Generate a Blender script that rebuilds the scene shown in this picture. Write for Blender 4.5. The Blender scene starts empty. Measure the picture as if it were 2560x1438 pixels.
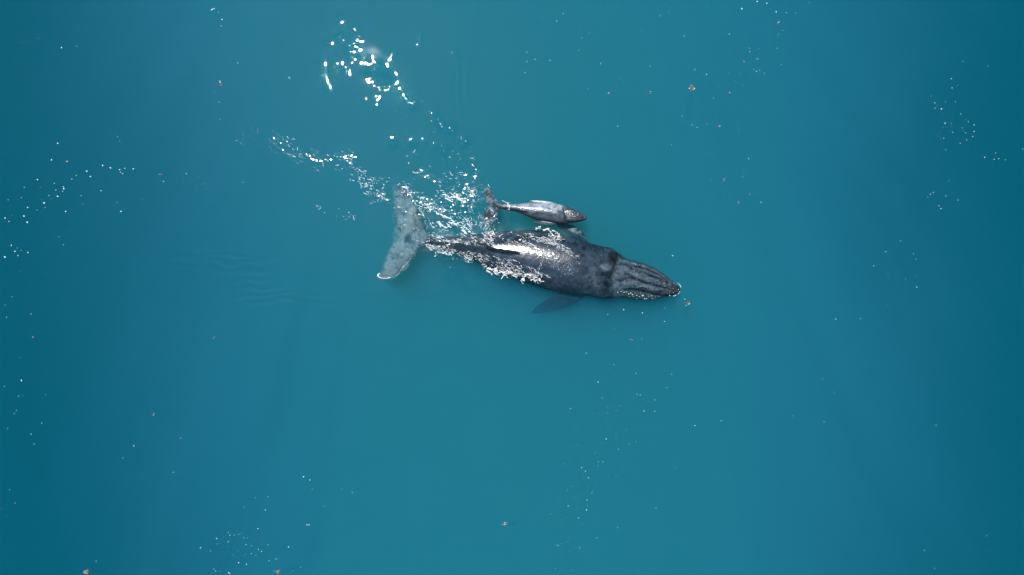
import bpy, math, random
import numpy as np
from mathutils import Vector

S = bpy.context.scene
COL = S.collection

# ------------------------------------------------------------------ camera, sky, sun, exposure
H = 30.0                      # flying height above the water, metres
PPM = 57.0                    # photograph pixels per metre on the water surface
cam_d = bpy.data.cameras.new('camera'); cam = bpy.data.objects.new('camera', cam_d); COL.objects.link(cam)
cam.location = (0, 0, H); cam.rotation_euler = (0, 0, 0)
cam_d.sensor_width = 36.0; cam_d.lens = 36.0 / (2 * (1280 / PPM) / H)
cam_d.clip_end = 2000.0; S.camera = cam

SUN_ZEN, SUN_AZ = math.radians(20.3), (-0.53, 0.848)     # unit vector towards the sun on the ground plane
SD = Vector((SUN_AZ[0] * math.sin(SUN_ZEN), SUN_AZ[1] * math.sin(SUN_ZEN), math.cos(SUN_ZEN))).normalized()
W = bpy.data.worlds.new('World'); S.world = W; W.use_nodes = True
wn = W.node_tree; bg = wn.nodes['Background']
sky = wn.nodes.new('ShaderNodeTexSky'); sky.sky_type = 'NISHITA'; sky.sun_disc = False
sky.sun_elevation = math.radians(90) - SUN_ZEN
sky.sun_rotation = math.atan2(SD.x, SD.y)
wn.links.new(sky.outputs[0], bg.inputs[0]); bg.inputs[1].default_value = 0.08
sl = bpy.data.lights.new('sun', 'SUN'); sl.energy = 4.6; sl.angle = math.radians(0.5); sl.color = (1.0, 0.975, 0.945)
so = bpy.data.objects.new('sun', sl); COL.objects.link(so); so.location = SD * 60
so.rotation_euler = SD.to_track_quat('Z', 'Y').to_euler()
S.view_settings.view_transform = 'Standard'; S.view_settings.look = 'None'
S.view_settings.exposure = 0.0; S.view_settings.gamma = 1.0; S.view_settings.use_curve_mapping = False
S.render.engine = 'CYCLES'
S.cycles.use_denoising = True
S.cycles.max_bounces = 10; S.cycles.volume_bounces = 2; S.cycles.transparent_max_bounces = 12
S.cycles.sample_clamp_indirect = 4.0
S.cycles.caustics_reflective = False; S.cycles.caustics_refractive = False

# ------------------------------------------------------------------ helpers
rng = np.random.default_rng(7)
random.seed(7)

def P(px, py, z=0.0):
    """photograph pixel -> point of the place at height z"""
    k = (H - z) / H / PPM
    return np.array([(px - 1280) * k, -(py - 719) * k, z])

def to_px(co):
    k = (H - co[:, 2]) / H / PPM
    return co[:, 0] / k + 1280, -co[:, 1] / k + 719

def _hash(ix, iy, seed):
    n = (ix.astype(np.int64) * 374761393 + iy.astype(np.int64) * 668265263 + seed * 1442695041) & 0xffffffff
    n = ((n ^ (n >> 13)) * 1274126177) & 0xffffffff
    return ((n ^ (n >> 16)) & 0xffff) / 65535.0

def vnoise(x, y, seed=0):
    ix, iy = np.floor(x), np.floor(y); fx, fy = x - ix, y - iy
    fx = fx * fx * fx * (fx * (6 * fx - 15) + 10); fy = fy * fy * fy * (fy * (6 * fy - 15) + 10)
    a = _hash(ix, iy, seed); b = _hash(ix + 1, iy, seed); c = _hash(ix, iy + 1, seed); d = _hash(ix + 1, iy + 1, seed)
    return (a * (1 - fx) + b * fx) * (1 - fy) + (c * (1 - fx) + d * fx) * fy

def fbm(x, y, octv=4, seed=0):
    v, a, t = 0, 1.0, 0
    for o in range(octv):
        v = v + a * vnoise(x * 2 ** o + o * 17.3, y * 2 ** o - o * 9.1, seed + o); t += a; a *= 0.5
    return v / t

def sstep(a, b, x):
    t = np.clip((x - a) / (b - a), 0, 1); return t * t * (3 - 2 * t)

def seg_dist(px, py, pts):
    """distance (pixels) to a polyline and the position 0..1 along it"""
    best = np.full(px.shape, 1e9); along = np.zeros(px.shape); n = len(pts) - 1
    for i in range(n):
        (x0, y0), (x1, y1) = pts[i], pts[i + 1]
        dx, dy = x1 - x0, y1 - y0
        t = np.clip(((px - x0) * dx + (py - y0) * dy) / (dx * dx + dy * dy + 1e-9), 0, 1)
        d = np.hypot(px - x0 - t * dx, py - y0 - t * dy)
        m = d < best; best = np.where(m, d, best); along = np.where(m, (i + t) / n, along)
    return best, along

def in_poly(px, py, poly):
    r = np.zeros(px.shape, bool); n = len(poly)
    for i in range(n):
        x0, y0 = poly[i]; x1, y1 = poly[(i + 1) % n]
        c = ((y0 > py) != (y1 > py)) & (px < (x1 - x0) * (py - y0) / (y1 - y0 + 1e-12) + x0)
        r ^= c
    return r

def soft_poly(px, py, poly, soft):
    d, _ = seg_dist(px, py, list(poly) + [poly[0]])
    s = np.where(in_poly(px, py, poly), d, -d)
    return sstep(-soft, soft, s)

def mesh_from(name, verts, faces, mat=None, smooth=True):
    me = bpy.data.meshes.new(name)
    me.from_pydata([tuple(v) for v in verts], [], faces)
    me.validate(); me.update()
    if smooth: me.polygons.foreach_set('use_smooth', [True] * len(me.polygons))
    if mat: me.materials.append(mat)
    return me

def link(name, me, parent=None, loc=None):
    o = bpy.data.objects.new(name, me); COL.objects.link(o)
    if parent: o.parent = parent
    if loc is not None: o.location = loc
    return o

def tag(o, label=None, cat=None, group=None, kind=None):
    for k, v in (('label', label), ('category', cat), ('group', group), ('kind', kind)):
        if v: o[k] = v
    return o

def new_mat(name):
    m = bpy.data.materials.new(name); m.use_nodes = True
    return m, m.node_tree, m.node_tree.nodes, m.node_tree.links

# ------------------------------------------------------------------ seabed: a rise added under the middle to lighten the water there, deep at both sides
def seabed_z(x, y):
    px = x * PPM + 1280; py = 719 - y * PPM
    n = (fbm(x * 0.05 + 3, y * 0.05, 3, 11) - 0.5)
    c = 1230 + 90 * np.sin(py / 900.0)
    w = np.where(px < c, 900.0, 820.0)
    brightening_rise = np.exp(-np.abs((px - c) / w) ** 2.2) * np.exp(-((py - 620) / 2600.0) ** 2)
    streak = (fbm(x * 0.55 + 0.13 * y, y * 0.07, 3, 21) - 0.5)  # sand ridges added to suggest faint light shafts
    return -(15.0 - 7.0 * brightening_rise + 2.0 * n + 0.8 * streak)

def grid_mesh(name, xs, ys, zf):
    X, Y = np.meshgrid(xs, ys)
    co = np.stack([X.ravel(), Y.ravel(), zf(X, Y).ravel()], 1)
    nx, ny = len(xs), len(ys)
    i = np.arange(nx * ny).reshape(ny, nx)
    f = np.stack([i[:-1, :-1].ravel(), i[:-1, 1:].ravel(), i[1:, 1:].ravel(), i[1:, :-1].ravel()], 1)
    return co, f, i

def fast_mesh(name, co, faces4):
    me = bpy.data.meshes.new(name)
    me.vertices.add(len(co)); me.vertices.foreach_set('co', co.astype(np.float32).ravel())
    nf = len(faces4)
    me.loops.add(nf * 4); me.loops.foreach_set('vertex_index', faces4.astype(np.int32).ravel())
    me.polygons.add(nf); me.polygons.foreach_set('loop_start', np.arange(nf, dtype=np.int32) * 4)
    me.polygons.foreach_set('use_smooth', np.ones(nf, bool))
    me.update(calc_edges=True); me.validate()
    return me

sand, nt, N, L = new_mat('sand')
b = N['Principled BSDF']; b.inputs['Roughness'].default_value = 0.9
tx = N.new('ShaderNodeTexNoise'); tx.inputs['Scale'].default_value = 0.35; tx.inputs['Detail'].default_value = 5
cr = N.new('ShaderNodeValToRGB'); cr.color_ramp.elements[0].color = (0.34, 0.31, 0.24, 1); cr.color_ramp.elements[1].color = (0.60, 0.56, 0.46, 1)
cr.color_ramp.elements[0].position = 0.3; cr.color_ramp.elements[1].position = 0.65
tc = N.new('ShaderNodeTexCoord'); L.new(tc.outputs['Object'], tx.inputs['Vector']); L.new(tx.outputs[0], cr.inputs[0]); L.new(cr.outputs[0], b.inputs['Base Color'])
co, f, _ = grid_mesh('seabed', np.linspace(-140, 140, 281), np.linspace(-140, 140, 281), seabed_z)
me = fast_mesh('seabed', co, f); me.materials.append(sand)
tag(link('seabed', me), 'sandy seabed, raised under the middle to lighten the water', kind='structure')

# ------------------------------------------------------------------ water: one closed body with a rippled top and a volume that scatters blue green
def waves(X, Y, want_chop=False):
    px = X * PPM + 1280; py = 719 - Y * PPM
    far = np.clip(1.0 - (np.hypot(X, Y) - 30) / 20, 0, 1)
    # long lazy swell, then short wavelets; slopes of one or two degrees
    h = 0.0
    r = np.random.default_rng(5)
    glit = np.zeros_like(X)
    q1 = ((px - 948) * 0.66 + (py - 184) * 0.75) / 34.0; q2 = ((px - 948) * 0.75 - (py - 184) * 0.66) / 25.0
    glit = np.maximum(glit, 4.2 * np.exp(-(q1 * q1 + q2 * q2 + 1.2 * (vnoise(px / 18.0, py / 18.0, 148) - 0.5)).clip(0, 9) ** 2) * (0.7 + 0.8 * vnoise(px / 14.0, py / 14.0, 149)))
    for lam, amp in ((5.2, .0040), (3.1, .0022), (1.7, .0008), (0.9, .0003), (0.6, .0042), (0.36, .0034), (0.23, .0014)):
        for k in range(3):
            a = r.uniform(-0.9, 0.9) + (0.5 if k else 2.0); ph = r.uniform(0, 6.28)
            wx = X + 0.5 * (vnoise(X * 0.8, Y * 0.8, 31 + k) - 0.5); wy = Y + 0.4 * (vnoise(X * 0.9, Y * 0.9, 36 + k) - 0.5)
            env = 0.5 + vnoise(X * 0.21 + k * 7, Y * 0.21, 41 + k) if lam > 0.8 else glit
            h = h + amp * 0.62 * np.sin((wx * math.cos(a) + wy * math.sin(a)) * 6.2832 / lam + ph) * env
    h = h + wavelet_field(X, px, py)
    # faint ripple trains: upright ones above the flukes, flat ones at the left
    tr1 = soft_poly(px, py, [(1150, 60), (1200, 90), (1290, 520), (1090, 500), (1090, 330)], 50) * sstep(0.35, 0.65, fbm(px / 60.0, py / 200.0, 2, 151))
    tr2 = soft_poly(px, py, [(60, 640), (520, 600), (900, 740), (760, 860), (180, 830)], 90) * sstep(0.35, 0.65, fbm(px / 200.0, py / 50.0, 2, 155))
    h = h + tr1 * 0.0032 * np.sin((px + 10 * fbm(px / 90.0, py / 90.0, 2, 157) * 6) * 6.2832 / 24.0) + tr2 * 0.012 * np.sin((py + px * 0.12 + 60 * fbm(px / 90.0, py / 60.0, 2, 159)) * 6.2832 / 22.0)
    h = h * far
    # churned water left by the two animals
    wake = np.zeros_like(X)
    for poly, soft, amt in WAKE:
        wake = np.maximum(wake, amt * soft_poly(px, py, poly, soft))
    u = px * 0.92 + py * 0.38; v = -px * 0.38 + py * 0.92       # along / across the wake streaks
    patch = sstep(0.42, 0.62, fbm(u / 55.0, v / 26.0, 3, 51))
    rip = (fbm(u / 11.0, v / 5.5, 2, 61) - 0.5) * 0.030 + (fbm(u / 5.0, v / 3.6, 2, 71) - 0.5) * 0.012
    amt = wake * (0.12 + 0.88 * patch)
    if want_chop: return amt
    return h + rip * amt * 0.75

# single wavelets, each of which turns one small facet towards the sun (x, y, width in pixels)
WAVELETS = [(700 + x / 3.994, 40 + y / 3.994, w) for x, y, w in (
    (687, 288, 12), (711, 308, 7), (772, 188, 9), (590, 210, 10), (474, 267, 7), (745, 122, 8), (803, 208, 7), (757, 268, 6), (774, 316, 6), (697, 396, 8), (712, 404, 6), (733, 425, 7), (763, 442, 11), (705, 472, 7),
    (570, 476, 8), (408, 468, 6), (505, 543, 10), (485, 548, 5), (418, 596, 6), (655, 580, 7), (666, 541, 6), (652, 505, 5), (846, 545, 8), (818, 553, 5), (915, 550, 12), (1005, 513, 12), (1118, 387, 11), (1020, 632, 6), (1072, 645, 8), (1086, 662, 7),
    (980, 728, 8), (1000, 745, 10), (1015, 758, 7), (1084, 738, 9), (1220, 750, 7), (1253, 820, 6), (1293, 858, 9), (1328, 876, 11), (1329, 922, 7), (450, 712, 6), (453, 730, 7), (438, 649, 5), (381, 686, 5), (950, 818, 5), (999, 832, 5), (968, 858, 5),
    (961, 900, 7), (845, 848, 5), (1560, 1000, 7), (1592, 1060, 7), (1608, 1085, 7), (1625, 1112, 7), (1692, 1118, 11), (1805, 1236, 6), (1855, 1245, 6), (1870, 1260, 6), (1396, 188, 6), (1400, 256, 6), (1761, 354, 6), (1117, 1272, 7), (1142, 1298, 6),
    (1325, 1280, 6), (1340, 1292, 6), (1447, 1256, 5), (1563, 1304, 6), (1656, 1314, 7), (1638, 1370, 7), (1815, 1300, 5), (597, 19, 6))] + [(1131, 687, 10), (1144, 687, 7), (1262, 709, 8), (1281, 707, 8), (1268, 556, 8), (1244, 548, 6)]
def wavelet_field(X, px, py):
    h = np.zeros_like(X)
    for bx, by, w in WAVELETS:
        m = (np.abs(px - bx) < 5 * w) & (np.abs(py - by) < 5 * w)
        if not m.any(): continue
        need = math.hypot(bx - 945, by - 183) / PPM / 60.0 + 0.006
        far_ = min(1.0, max(0.0, (need - 0.025) / 0.03)); w = w * (1 + 0.5 * far_)
        A = need * (1.5 + 1.1 * far_) * (w * 0.6 / PPM) / 0.607
        h[m] += A * np.exp(-((px[m] - bx) ** 2 + (py[m] - by) ** 2) / (2 * (w * 0.6) ** 2))
    return h
WAKE = [  # (polygon in photograph pixels, softness, strength)
    ([(1035, 560), (1130, 560), (1260, 575), (1330, 572), (1440, 600), (1400, 640), (1380, 705), (1300, 702), (1200, 676), (1090, 640), (1040, 612)], 14, 1.0),
    ([(1085, 470), (1110, 425), (1150, 430), (1195, 480), (1195, 505), (1120, 505)], 10, 0.9),
    ([(1190, 510), (1250, 510), (1250, 560), (1215, 590), (1190, 570)], 8, 0.9),
    ([(585, 320), (650, 315), (740, 335), (800, 385), (870, 375), (900, 400), (900, 470), (820, 440), (720, 405), (600, 360)], 26, 0.55),
    ([(880, 385), (960, 430), (1060, 470), (1130, 520), (1200, 590), (1090, 600), (1010, 530), (890, 490)], 26, 0.9),
    ([(1000, 390), (1060, 400), (1110, 440), (1200, 420), (1230, 500), (1200, 590), (1100, 540), (1040, 470)], 30, 0.8),
    ([(760, 505), (900, 535), (960, 560), (900, 560), (770, 525)], 12, 0.5),
]
def nonuniform(lo, f0, f1, hi, fine, coarse_n):
    a = f0 - (f0 - lo) * np.linspace(1, 0, coarse_n, endpoint=False) ** 1.0 * 1.0
    a = f0 - (f0 - lo) * (np.linspace(1, 0, coarse_n, endpoint=False) ** 2.2)
    m = np.arange(f0, f1, fine)
    c = f1 + (hi - f1) * (np.linspace(0, 1, coarse_n + 1)[0:] ** 2.2)
    return np.unique(np.round(np.concatenate([a, m, c]), 5))
xs = nonuniform(-150, -12.0, 4.0, 150, 0.026, 190)
ys = nonuniform(-150, -0.6, 12.6, 150, 0.026, 190)
co, f, idx = grid_mesh('water', xs, ys, waves)
Xg, Yg = np.meshgrid(xs, ys); chop = waves(Xg, Yg, True).ravel()
bottom = -22.0
n0 = len(co)
border = np.concatenate([idx[0, :-1], idx[:-1, -1], idx[-1, ::-1][:-1], idx[::-1, 0][:-1]])
low = co[border].copy(); low[:, 2] = bottom
co = np.vstack([co, low]); nb = len(border)
me = bpy.data.meshes.new('water')
side = np.stack([border, n0 + np.arange(nb), n0 + (np.arange(nb) + 1) % nb, np.roll(border, -1)], 1)
allf = np.vstack([f, side]); nf = len(allf)
me.vertices.add(len(co)); me.vertices.foreach_set('co', co.astype(np.float32).ravel())
me.loops.add(nf * 4 + nb)
me.loops.foreach_set('vertex_index', np.concatenate([allf.ravel(), (n0 + np.arange(nb))[::-1]]).astype(np.int32))
me.polygons.add(nf + 1); me.polygons.foreach_set('loop_start', np.arange(nf + 1, dtype=np.int32) * 4)
me.polygons.foreach_set('use_smooth', np.concatenate([np.ones(len(f), bool), np.zeros(nb + 1, bool)]))
me.update(calc_edges=True); me.validate()
ca = me.attributes.new('chop', 'FLOAT', 'POINT'); cv = np.zeros(len(me.vertices), np.float32); cv[:len(chop)] = chop; ca.data.foreach_set('value', cv)
wm, nt, N, L = new_mat('sea_water'); N.remove(N['Principled BSDF'])
out = N['Material Output']
tr = N.new('ShaderNodeBsdfTransparent'); gl = N.new('ShaderNodeBsdfGlossy'); gl.inputs['Roughness'].default_value = 0.05
cat = N.new('ShaderNodeAttribute'); cat.attribute_name = 'chop'
mr = N.new('ShaderNodeMapRange'); mr.inputs[3].default_value = 0.015; mr.inputs[4].default_value = 0.16
L.new(cat.outputs['Fac'], mr.inputs[0]); L.new(mr.outputs[0], gl.inputs['Roughness'])
fr = N.new('ShaderNodeFresnel'); fr.inputs['IOR'].default_value = 1.33
mx = N.new('ShaderNodeMixShader'); L.new(fr.outputs[0], mx.inputs[0]); L.new(tr.outputs[0], mx.inputs[1]); L.new(gl.outputs[0], mx.inputs[2])
L.new(mx.outputs[0], out.inputs['Surface'])
# absorption takes the red, plankton and fine bubbles scatter
SIG_S = (0.0003, 0.074, 0.109); SIG_A = (0.42, 0.118, 0.092)
ab = N.new('ShaderNodeVolumeAbsorption'); sc = N.new('ShaderNodeVolumeScatter'); ad = N.new('ShaderNodeAddShader')
def dens(c): d = max(c); return d, tuple(v / d for v in c) + (1,)
d, c = dens(SIG_S); sc.inputs['Density'].default_value = d; sc.inputs['Color'].default_value = c; sc.inputs['Anisotropy'].default_value = 0.0
d, c = dens(SIG_A)
ab.inputs['Density'].default_value = d; ab.inputs['Color'].default_value = tuple(1 - v for v in c[:3]) + (1,)
L.new(ab.outputs[0], ad.inputs[0]); L.new(sc.outputs[0], ad.inputs[1]); L.new(ad.outputs[0], out.inputs['Volume'])
me.materials.append(wm)
tag(link('water', me), 'calm clear turquoise sea with fine ripples', kind='structure')

# an added lens of haze that lightens the middle of the water, thinning out to both sides
def haze_bottom(x, y):
    px = x * PPM + 1280; py = 719 - y * PPM
    c = 1240 + 60 * np.sin(py / 700.0)
    t = np.exp(-np.abs((px - c) / np.where(px < c, 640.0, 700.0)) ** 2.0) * np.exp(-np.abs((py - 520) / 1900.0) ** 2.2)
    fan = np.arctan2(px - 1150, py + 1500)
    ray = (fbm(fan * 55, py / 900.0, 2, 91) - 0.5) * 0.4 + (fbm(px / 380.0, py / 480.0, 3, 95) - 0.5) * 0.65  # streaks in the haze thickness imitate soft light shafts
    return -0.7 - 9.0 * np.clip(t * (1 + ray) - 0.02, 0.0, 1)
sx = np.linspace(-42, 42, 520); sy = np.linspace(-60, 60, 120)
co, f, idx = grid_mesh('lightening_haze', sx, sy, haze_bottom)
topc = co.copy(); topc[:, 2] = -0.69 + 0.0 * topc[:, 2]
n1 = len(co); brd = np.concatenate([idx[0, :-1], idx[:-1, -1], idx[-1, ::-1][:-1], idx[::-1, 0][:-1]])
fs = np.stack([brd, np.roll(brd, -1), n1 + np.roll(brd, -1), n1 + brd], 1)
me = fast_mesh('lightening_haze', np.vstack([co, topc]), np.vstack([f[:, ::-1], n1 + f, fs]))
sm, nt, N, L = new_mat('lightening_haze'); N.remove(N['Principled BSDF']); v = N.new('ShaderNodeVolumeScatter')
v.inputs['Color'].default_value = (0.19, 0.51, 1.0, 1); v.inputs['Density'].default_value = 0.275; L.new(v.outputs[0], N['Material Output'].inputs['Volume'])
me.materials.append(sm); tag(link('centre_lightening_haze', me), 'pale haze added to lighten the middle of the water', kind='stuff')

# clouds of fine bubbles stirred up by the adult's tail strokes
def veil(name, label, poly, soft, z0, thick, dens, seed):
    P_ = np.array(poly, float); lo, hi = P_.min(0) - 30, P_.max(0) + 30
    gx = np.linspace((lo[0] - 1280) / PPM, (hi[0] - 1280) / PPM, 110); gy = np.linspace(-(hi[1] - 719) / PPM, -(lo[1] - 719) / PPM, 150)
    def bot(x, y):
        px = x * PPM + 1280; py = 719 - y * PPM
        wx = 26 * (fbm(px / 30, py / 30, 3, seed + 3) - 0.5); wy = 26 * (fbm(px / 30, py / 30, 3, seed + 6) - 0.5)
        n = fbm((px + wx) / 22, (py + wy) / 22, 4, seed)
        fil = 1 - np.abs(fbm((px + 2 * wx) / 16, (py + 2 * wy) / 20, 3, seed + 9) - 0.5) * 5
        return z0 - 0.004 - thick * soft_poly(px + wx * 0.6, py + wy * 0.6, poly, soft) * np.clip(0.05 + 2.4 * (n - 0.38) + 0.7 * np.clip(fil, 0, 1), 0.06, 1.5)
    co, f, idx = grid_mesh(name, gx, gy, bot)
    tc_ = co.copy(); tc_[:, 2] = z0; n1 = len(co)
    brd = np.concatenate([idx[0, :-1], idx[:-1, -1], idx[-1, ::-1][:-1], idx[::-1, 0][:-1]])
    fs = np.stack([brd, np.roll(brd, -1), n1 + np.roll(brd, -1), n1 + brd], 1)
    me = fast_mesh(name, np.vstack([co, tc_]), np.vstack([f[:, ::-1], n1 + f, fs]))
    m, nt, N, L = new_mat(name); N.remove(N['Principled BSDF']); v = N.new('ShaderNodeVolumeScatter')
    v.inputs['Color'].default_value = (0.60, 0.86, 1.0, 1); v.inputs['Density'].default_value = dens; L.new(v.outputs[0], N['Material Output'].inputs['Volume'])
    me.materials.append(m); tag(link(name, me), label, kind='stuff')
veil('bubble_haze', 'milky cloud of fine bubbles over the adult whale flukes', [(985, 462), (1018, 470), (1046, 528), (1072, 592), (1044, 622), (1020, 668), (975, 698), (946, 694), (962, 655), (985, 600), (984, 540)], 7, -0.10, 0.26, 3.0, 201)
veil('bubble_haze', 'faint bubble streaks along the upper flank of the adult whale', [(1060, 560), (1130, 575), (1250, 565), (1400, 580), (1440, 596), (1330, 598), (1200, 600), (1090, 600)], 16, -0.10, 0.16, 1.6, 231)

# ------------------------------------------------------------------ whale skin
def skin_mat(name, rough, bump, scale, tint=(1, 1, 1)):
    m, nt, N, L = new_mat(name); b = N['Principled BSDF']
    at = N.new('ShaderNodeAttribute'); at.attribute_name = 'pigment'
    tc = N.new('ShaderNodeTexCoord')
    n1 = N.new('ShaderNodeTexNoise'); n1.inputs['Scale'].default_value = scale; n1.inputs['Detail'].default_value = 7; n1.inputs['Roughness'].default_value = 0.65; n1.inputs['Distortion'].default_value = 1.2
    r1 = N.new('ShaderNodeMapRange'); r1.inputs[1].default_value = 0.32; r1.inputs[2].default_value = 0.70; r1.inputs[3].default_value = 0.4; r1.inputs[4].default_value = 1.9
    vm = N.new('ShaderNodeVectorMath'); vm.operation = 'SCALE'
    L.new(tc.outputs['Object'], n1.inputs['Vector']); L.new(n1.outputs[0], r1.inputs[0])
    L.new(at.outputs['Color'], vm.inputs[0]); L.new(r1.outputs[0], vm.inputs['Scale']); L.new(vm.outputs[0], b.inputs['Base Color'])
    mp = N.new('ShaderNodeMapping'); mp.inputs['Scale'].default_value = (0.7, 1.3, 1.0); mp.inputs['Rotation'].default_value = (0, 0, 0.5)
    n2 = N.new('ShaderNodeTexNoise'); n2.inputs['Scale'].default_value = scale * 3.2; n2.inputs['Detail'].default_value = 5; n2.inputs['Distortion'].default_value = 1.5
    L.new(tc.outputs['Object'], mp.inputs[0]); L.new(mp.outputs[0], n2.inputs['Vector'])
    bp = N.new('ShaderNodeBump'); bp.inputs['Strength'].default_value = bump; bp.inputs['Distance'].default_value = 0.03
    L.new(n2.outputs[0], bp.inputs['Height']); L.new(bp.outputs[0], b.inputs['Normal'])
    b.inputs['Roughness'].default_value = rough; b.inputs['IOR'].default_value = 1.4
    wa = N.new('ShaderNodeAttribute'); wa.attribute_name = 'above_water'; L.new(wa.outputs['Fac'], b.inputs['Coat Weight'])
    ws = N.new('ShaderNodeMath'); ws.operation = 'MULTIPLY'; ws.inputs[1].default_value = 0.5; L.new(wa.outputs['Fac'], ws.inputs[0]); L.new(ws.outputs[0], b.inputs['Specular IOR Level'])
    b.inputs['Coat Roughness'].default_value = 0.12; b.inputs['Coat IOR'].default_value = 1.5
    L.new(bp.outputs[0], b.inputs['Coat Normal'])
    return m

def interp_rows(rows, n, smooth=True):
    """resample a table of stations evenly along its length (Catmull-Rom)"""
    R = np.array(rows, float); m = len(R)
    t = np.linspace(0, m - 1, n); i = np.clip(t.astype(int), 0, m - 2); f = (t - i)[:, None]
    p0 = R[np.clip(i - 1, 0, m - 1)]; p1 = R[i]; p2 = R[i + 1]; p3 = R[np.clip(i + 2, 0, m - 1)]
    return 0.5 * (2 * p1 + (p2 - p0) * f + (2 * p0 - 5 * p1 + 4 * p2 - p3) * f ** 2 + (3 * p1 - p0 - 3 * p2 + p3) * f ** 3)

def loft(rings):
    V, F = [], []
    n = len(rings[0])
    for r in rings: V.extend(r)
    for i in range(len(rings) - 1):
        for j in range(n):
            a, b_ = i * n + j, i * n + (j + 1) % n
            F.append((a, b_, b_ + n, a + n))
    for k, rev in ((0, True), (len(rings) - 1, False)):
        c = np.mean(rings[k], axis=0); V.append(c); ci = len(V) - 1
        for j in range(n):
            a, b_ = k * n + j, k * n + (j + 1) % n
            F.append((b_, a, ci) if rev else (a, b_, ci))
    return V, F

def body_loft(rows, n=150, m=56, p=2.1, q=2.0):
    """rows: px, top edge py, bottom edge py, z of ridge, z of widest line, z of belly"""
    rings = []
    for px, yt, yb, zr, zw, zb in interp_rows(rows, n):
        a = P(px, yt, zw); b_ = P(px, yb, zw)
        ring = []
        for j in range(m):
            th = 2 * math.pi * j / m; c, s = math.cos(th), math.sin(th)
            e = 2 / p
            cx = math.copysign(abs(c) ** e, c); sx = math.copysign(abs(s) ** e, s)
            pt = (a + b_) / 2 + (a - b_) / 2 * cx
            pt = pt.copy(); pt[2] = zw + (zr - zw) * sx if s > 0 else zw + (zw - zb) * sx
            ring.append(pt)
        rings.append(ring)
    return loft(rings)

def fin_loft(rows, n=60, m=24):
    """rows: lead px,py  trail px,py  z  thickness"""
    rings = []
    for lx, ly, tx_, ty, z, th in interp_rows(rows, n):
        a = P(lx, ly, z); b_ = P(tx_, ty, z); ring = []
        for j in range(m):
            t = 2 * math.pi * j / m
            u = 0.5 - 0.5 * math.cos(t)
            thick = 0.5 * th * (1.9 * (u + 0.015) ** 0.5 * (1 - u) ** 0.85 + 0.12)
            pt = a * (1 - u) + b_ * u
            pt = pt + np.array([0, 0, thick * (1 if math.sin(t) >= 0 else -1) * min(1, abs(math.sin(t)) * 3)])
            ring.append(pt)
        rings.append(ring)
    return loft(rings)

def join(parts):
    V, F = [], []
    for v, f_ in parts:
        o = len(V); V.extend(v); F.extend([tuple(i + o for i in q) for q in f_])
    return V, F

def remesh(name, parts, voxel, smooth_it):
    V, F = join(parts)
    me0 = bpy.data.meshes.new('tmp'); me0.from_pydata([tuple(map(float, v)) for v in V], [], F); me0.update()
    o = bpy.data.objects.new('tmp', me0); COL.objects.link(o)
    r = o.modifiers.new('r', 'REMESH'); r.mode = 'VOXEL'; r.voxel_size = voxel; r.use_smooth_shade = True
    s = o.modifiers.new('s', 'SMOOTH'); s.factor = 0.5; s.iterations = smooth_it
    dg = bpy.context.evaluated_depsgraph_get(); dg.update()
    me = bpy.data.meshes.new_from_object(o.evaluated_get(dg)); me.name = name
    bpy.data.objects.remove(o); bpy.data.meshes.remove(me0)
    me.polygons.foreach_set('use_smooth', np.ones(len(me.polygons), bool))
    return me

def mesh_arrays(me):
    n = len(me.vertices); co = np.zeros(n * 3, np.float32); me.vertices.foreach_get('co', co)
    no = np.zeros(n * 3, np.float32); me.vertices.foreach_get('normal', no)
    return co.reshape(-1, 3).astype(float), no.reshape(-1, 3).astype(float)

def finish_body(me, co, no, disp, pig, loc, mat):
    co = co + no * disp[:, None]
    wl_ = me.attributes.new('above_water', 'FLOAT', 'POINT'); wl_.data.foreach_set('value', sstep(-0.02, 0.02, co[:, 2] - waves(co[:, 0], co[:, 1])).astype(np.float32))
    co = co - np.array(loc)
    me.vertices.foreach_set('co', co.astype(np.float32).ravel())
    a = me.color_attributes.new('pigment', 'FLOAT_COLOR', 'POINT')
    a.data.foreach_set('color', np.concatenate([pig, np.ones((len(pig), 1))], 1).astype(np.float32).ravel())
    me.materials.append(mat); me.update()

# ---------------- mother
mother_rows = [
    (1030, 599, 607, -0.60, -0.68, -0.78), (1045, 597, 608, -0.42, -0.55, -0.70), (1080, 595, 613, -0.22, -0.48, -0.80),
    (1120, 592, 625, -0.14, -0.50, -1.05), (1160, 588, 641, -0.10, -0.55, -1.35), (1200, 584, 660, -0.04, -0.60, -1.65),
    (1240, 580, 678, 0.02, -0.65, -1.95), (1280, 577, 693, 0.08, -0.72, -2.6), (1320, 575, 709, 0.14, -0.76, -3.0),
    (1360, 577, 722, 0.19, -0.76, -3.2), (1400, 586, 731, 0.23, -0.72, -3.3), (1438, 595, 737, 0.22, -0.66, -3.2),
    (1475, 608, 741, 0.05, -0.60, -3.1), (1505, 616, 747, -0.05, -0.52, -3.0), (1530, 621, 746, -0.06, -0.48, -2.8),
    (1546, 633, 743, -0.06, -0.55, -2.7), (1570, 648, 746, -0.22, -0.65, -2.5), (1600, 656, 750, -0.30, -0.65, -2.2),
    (1630, 667, 749, -0.30, -0.60, -1.5), (1658, 684, 744, -0.28, -0.52, -1.15), (1680, 702, 739, -0.25, -0.42, -0.8),
    (1694, 714, 733, -0.22, -0.33, -0.5), (1700, 721, 729, -0.24, -0.28, -0.34)]
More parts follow.
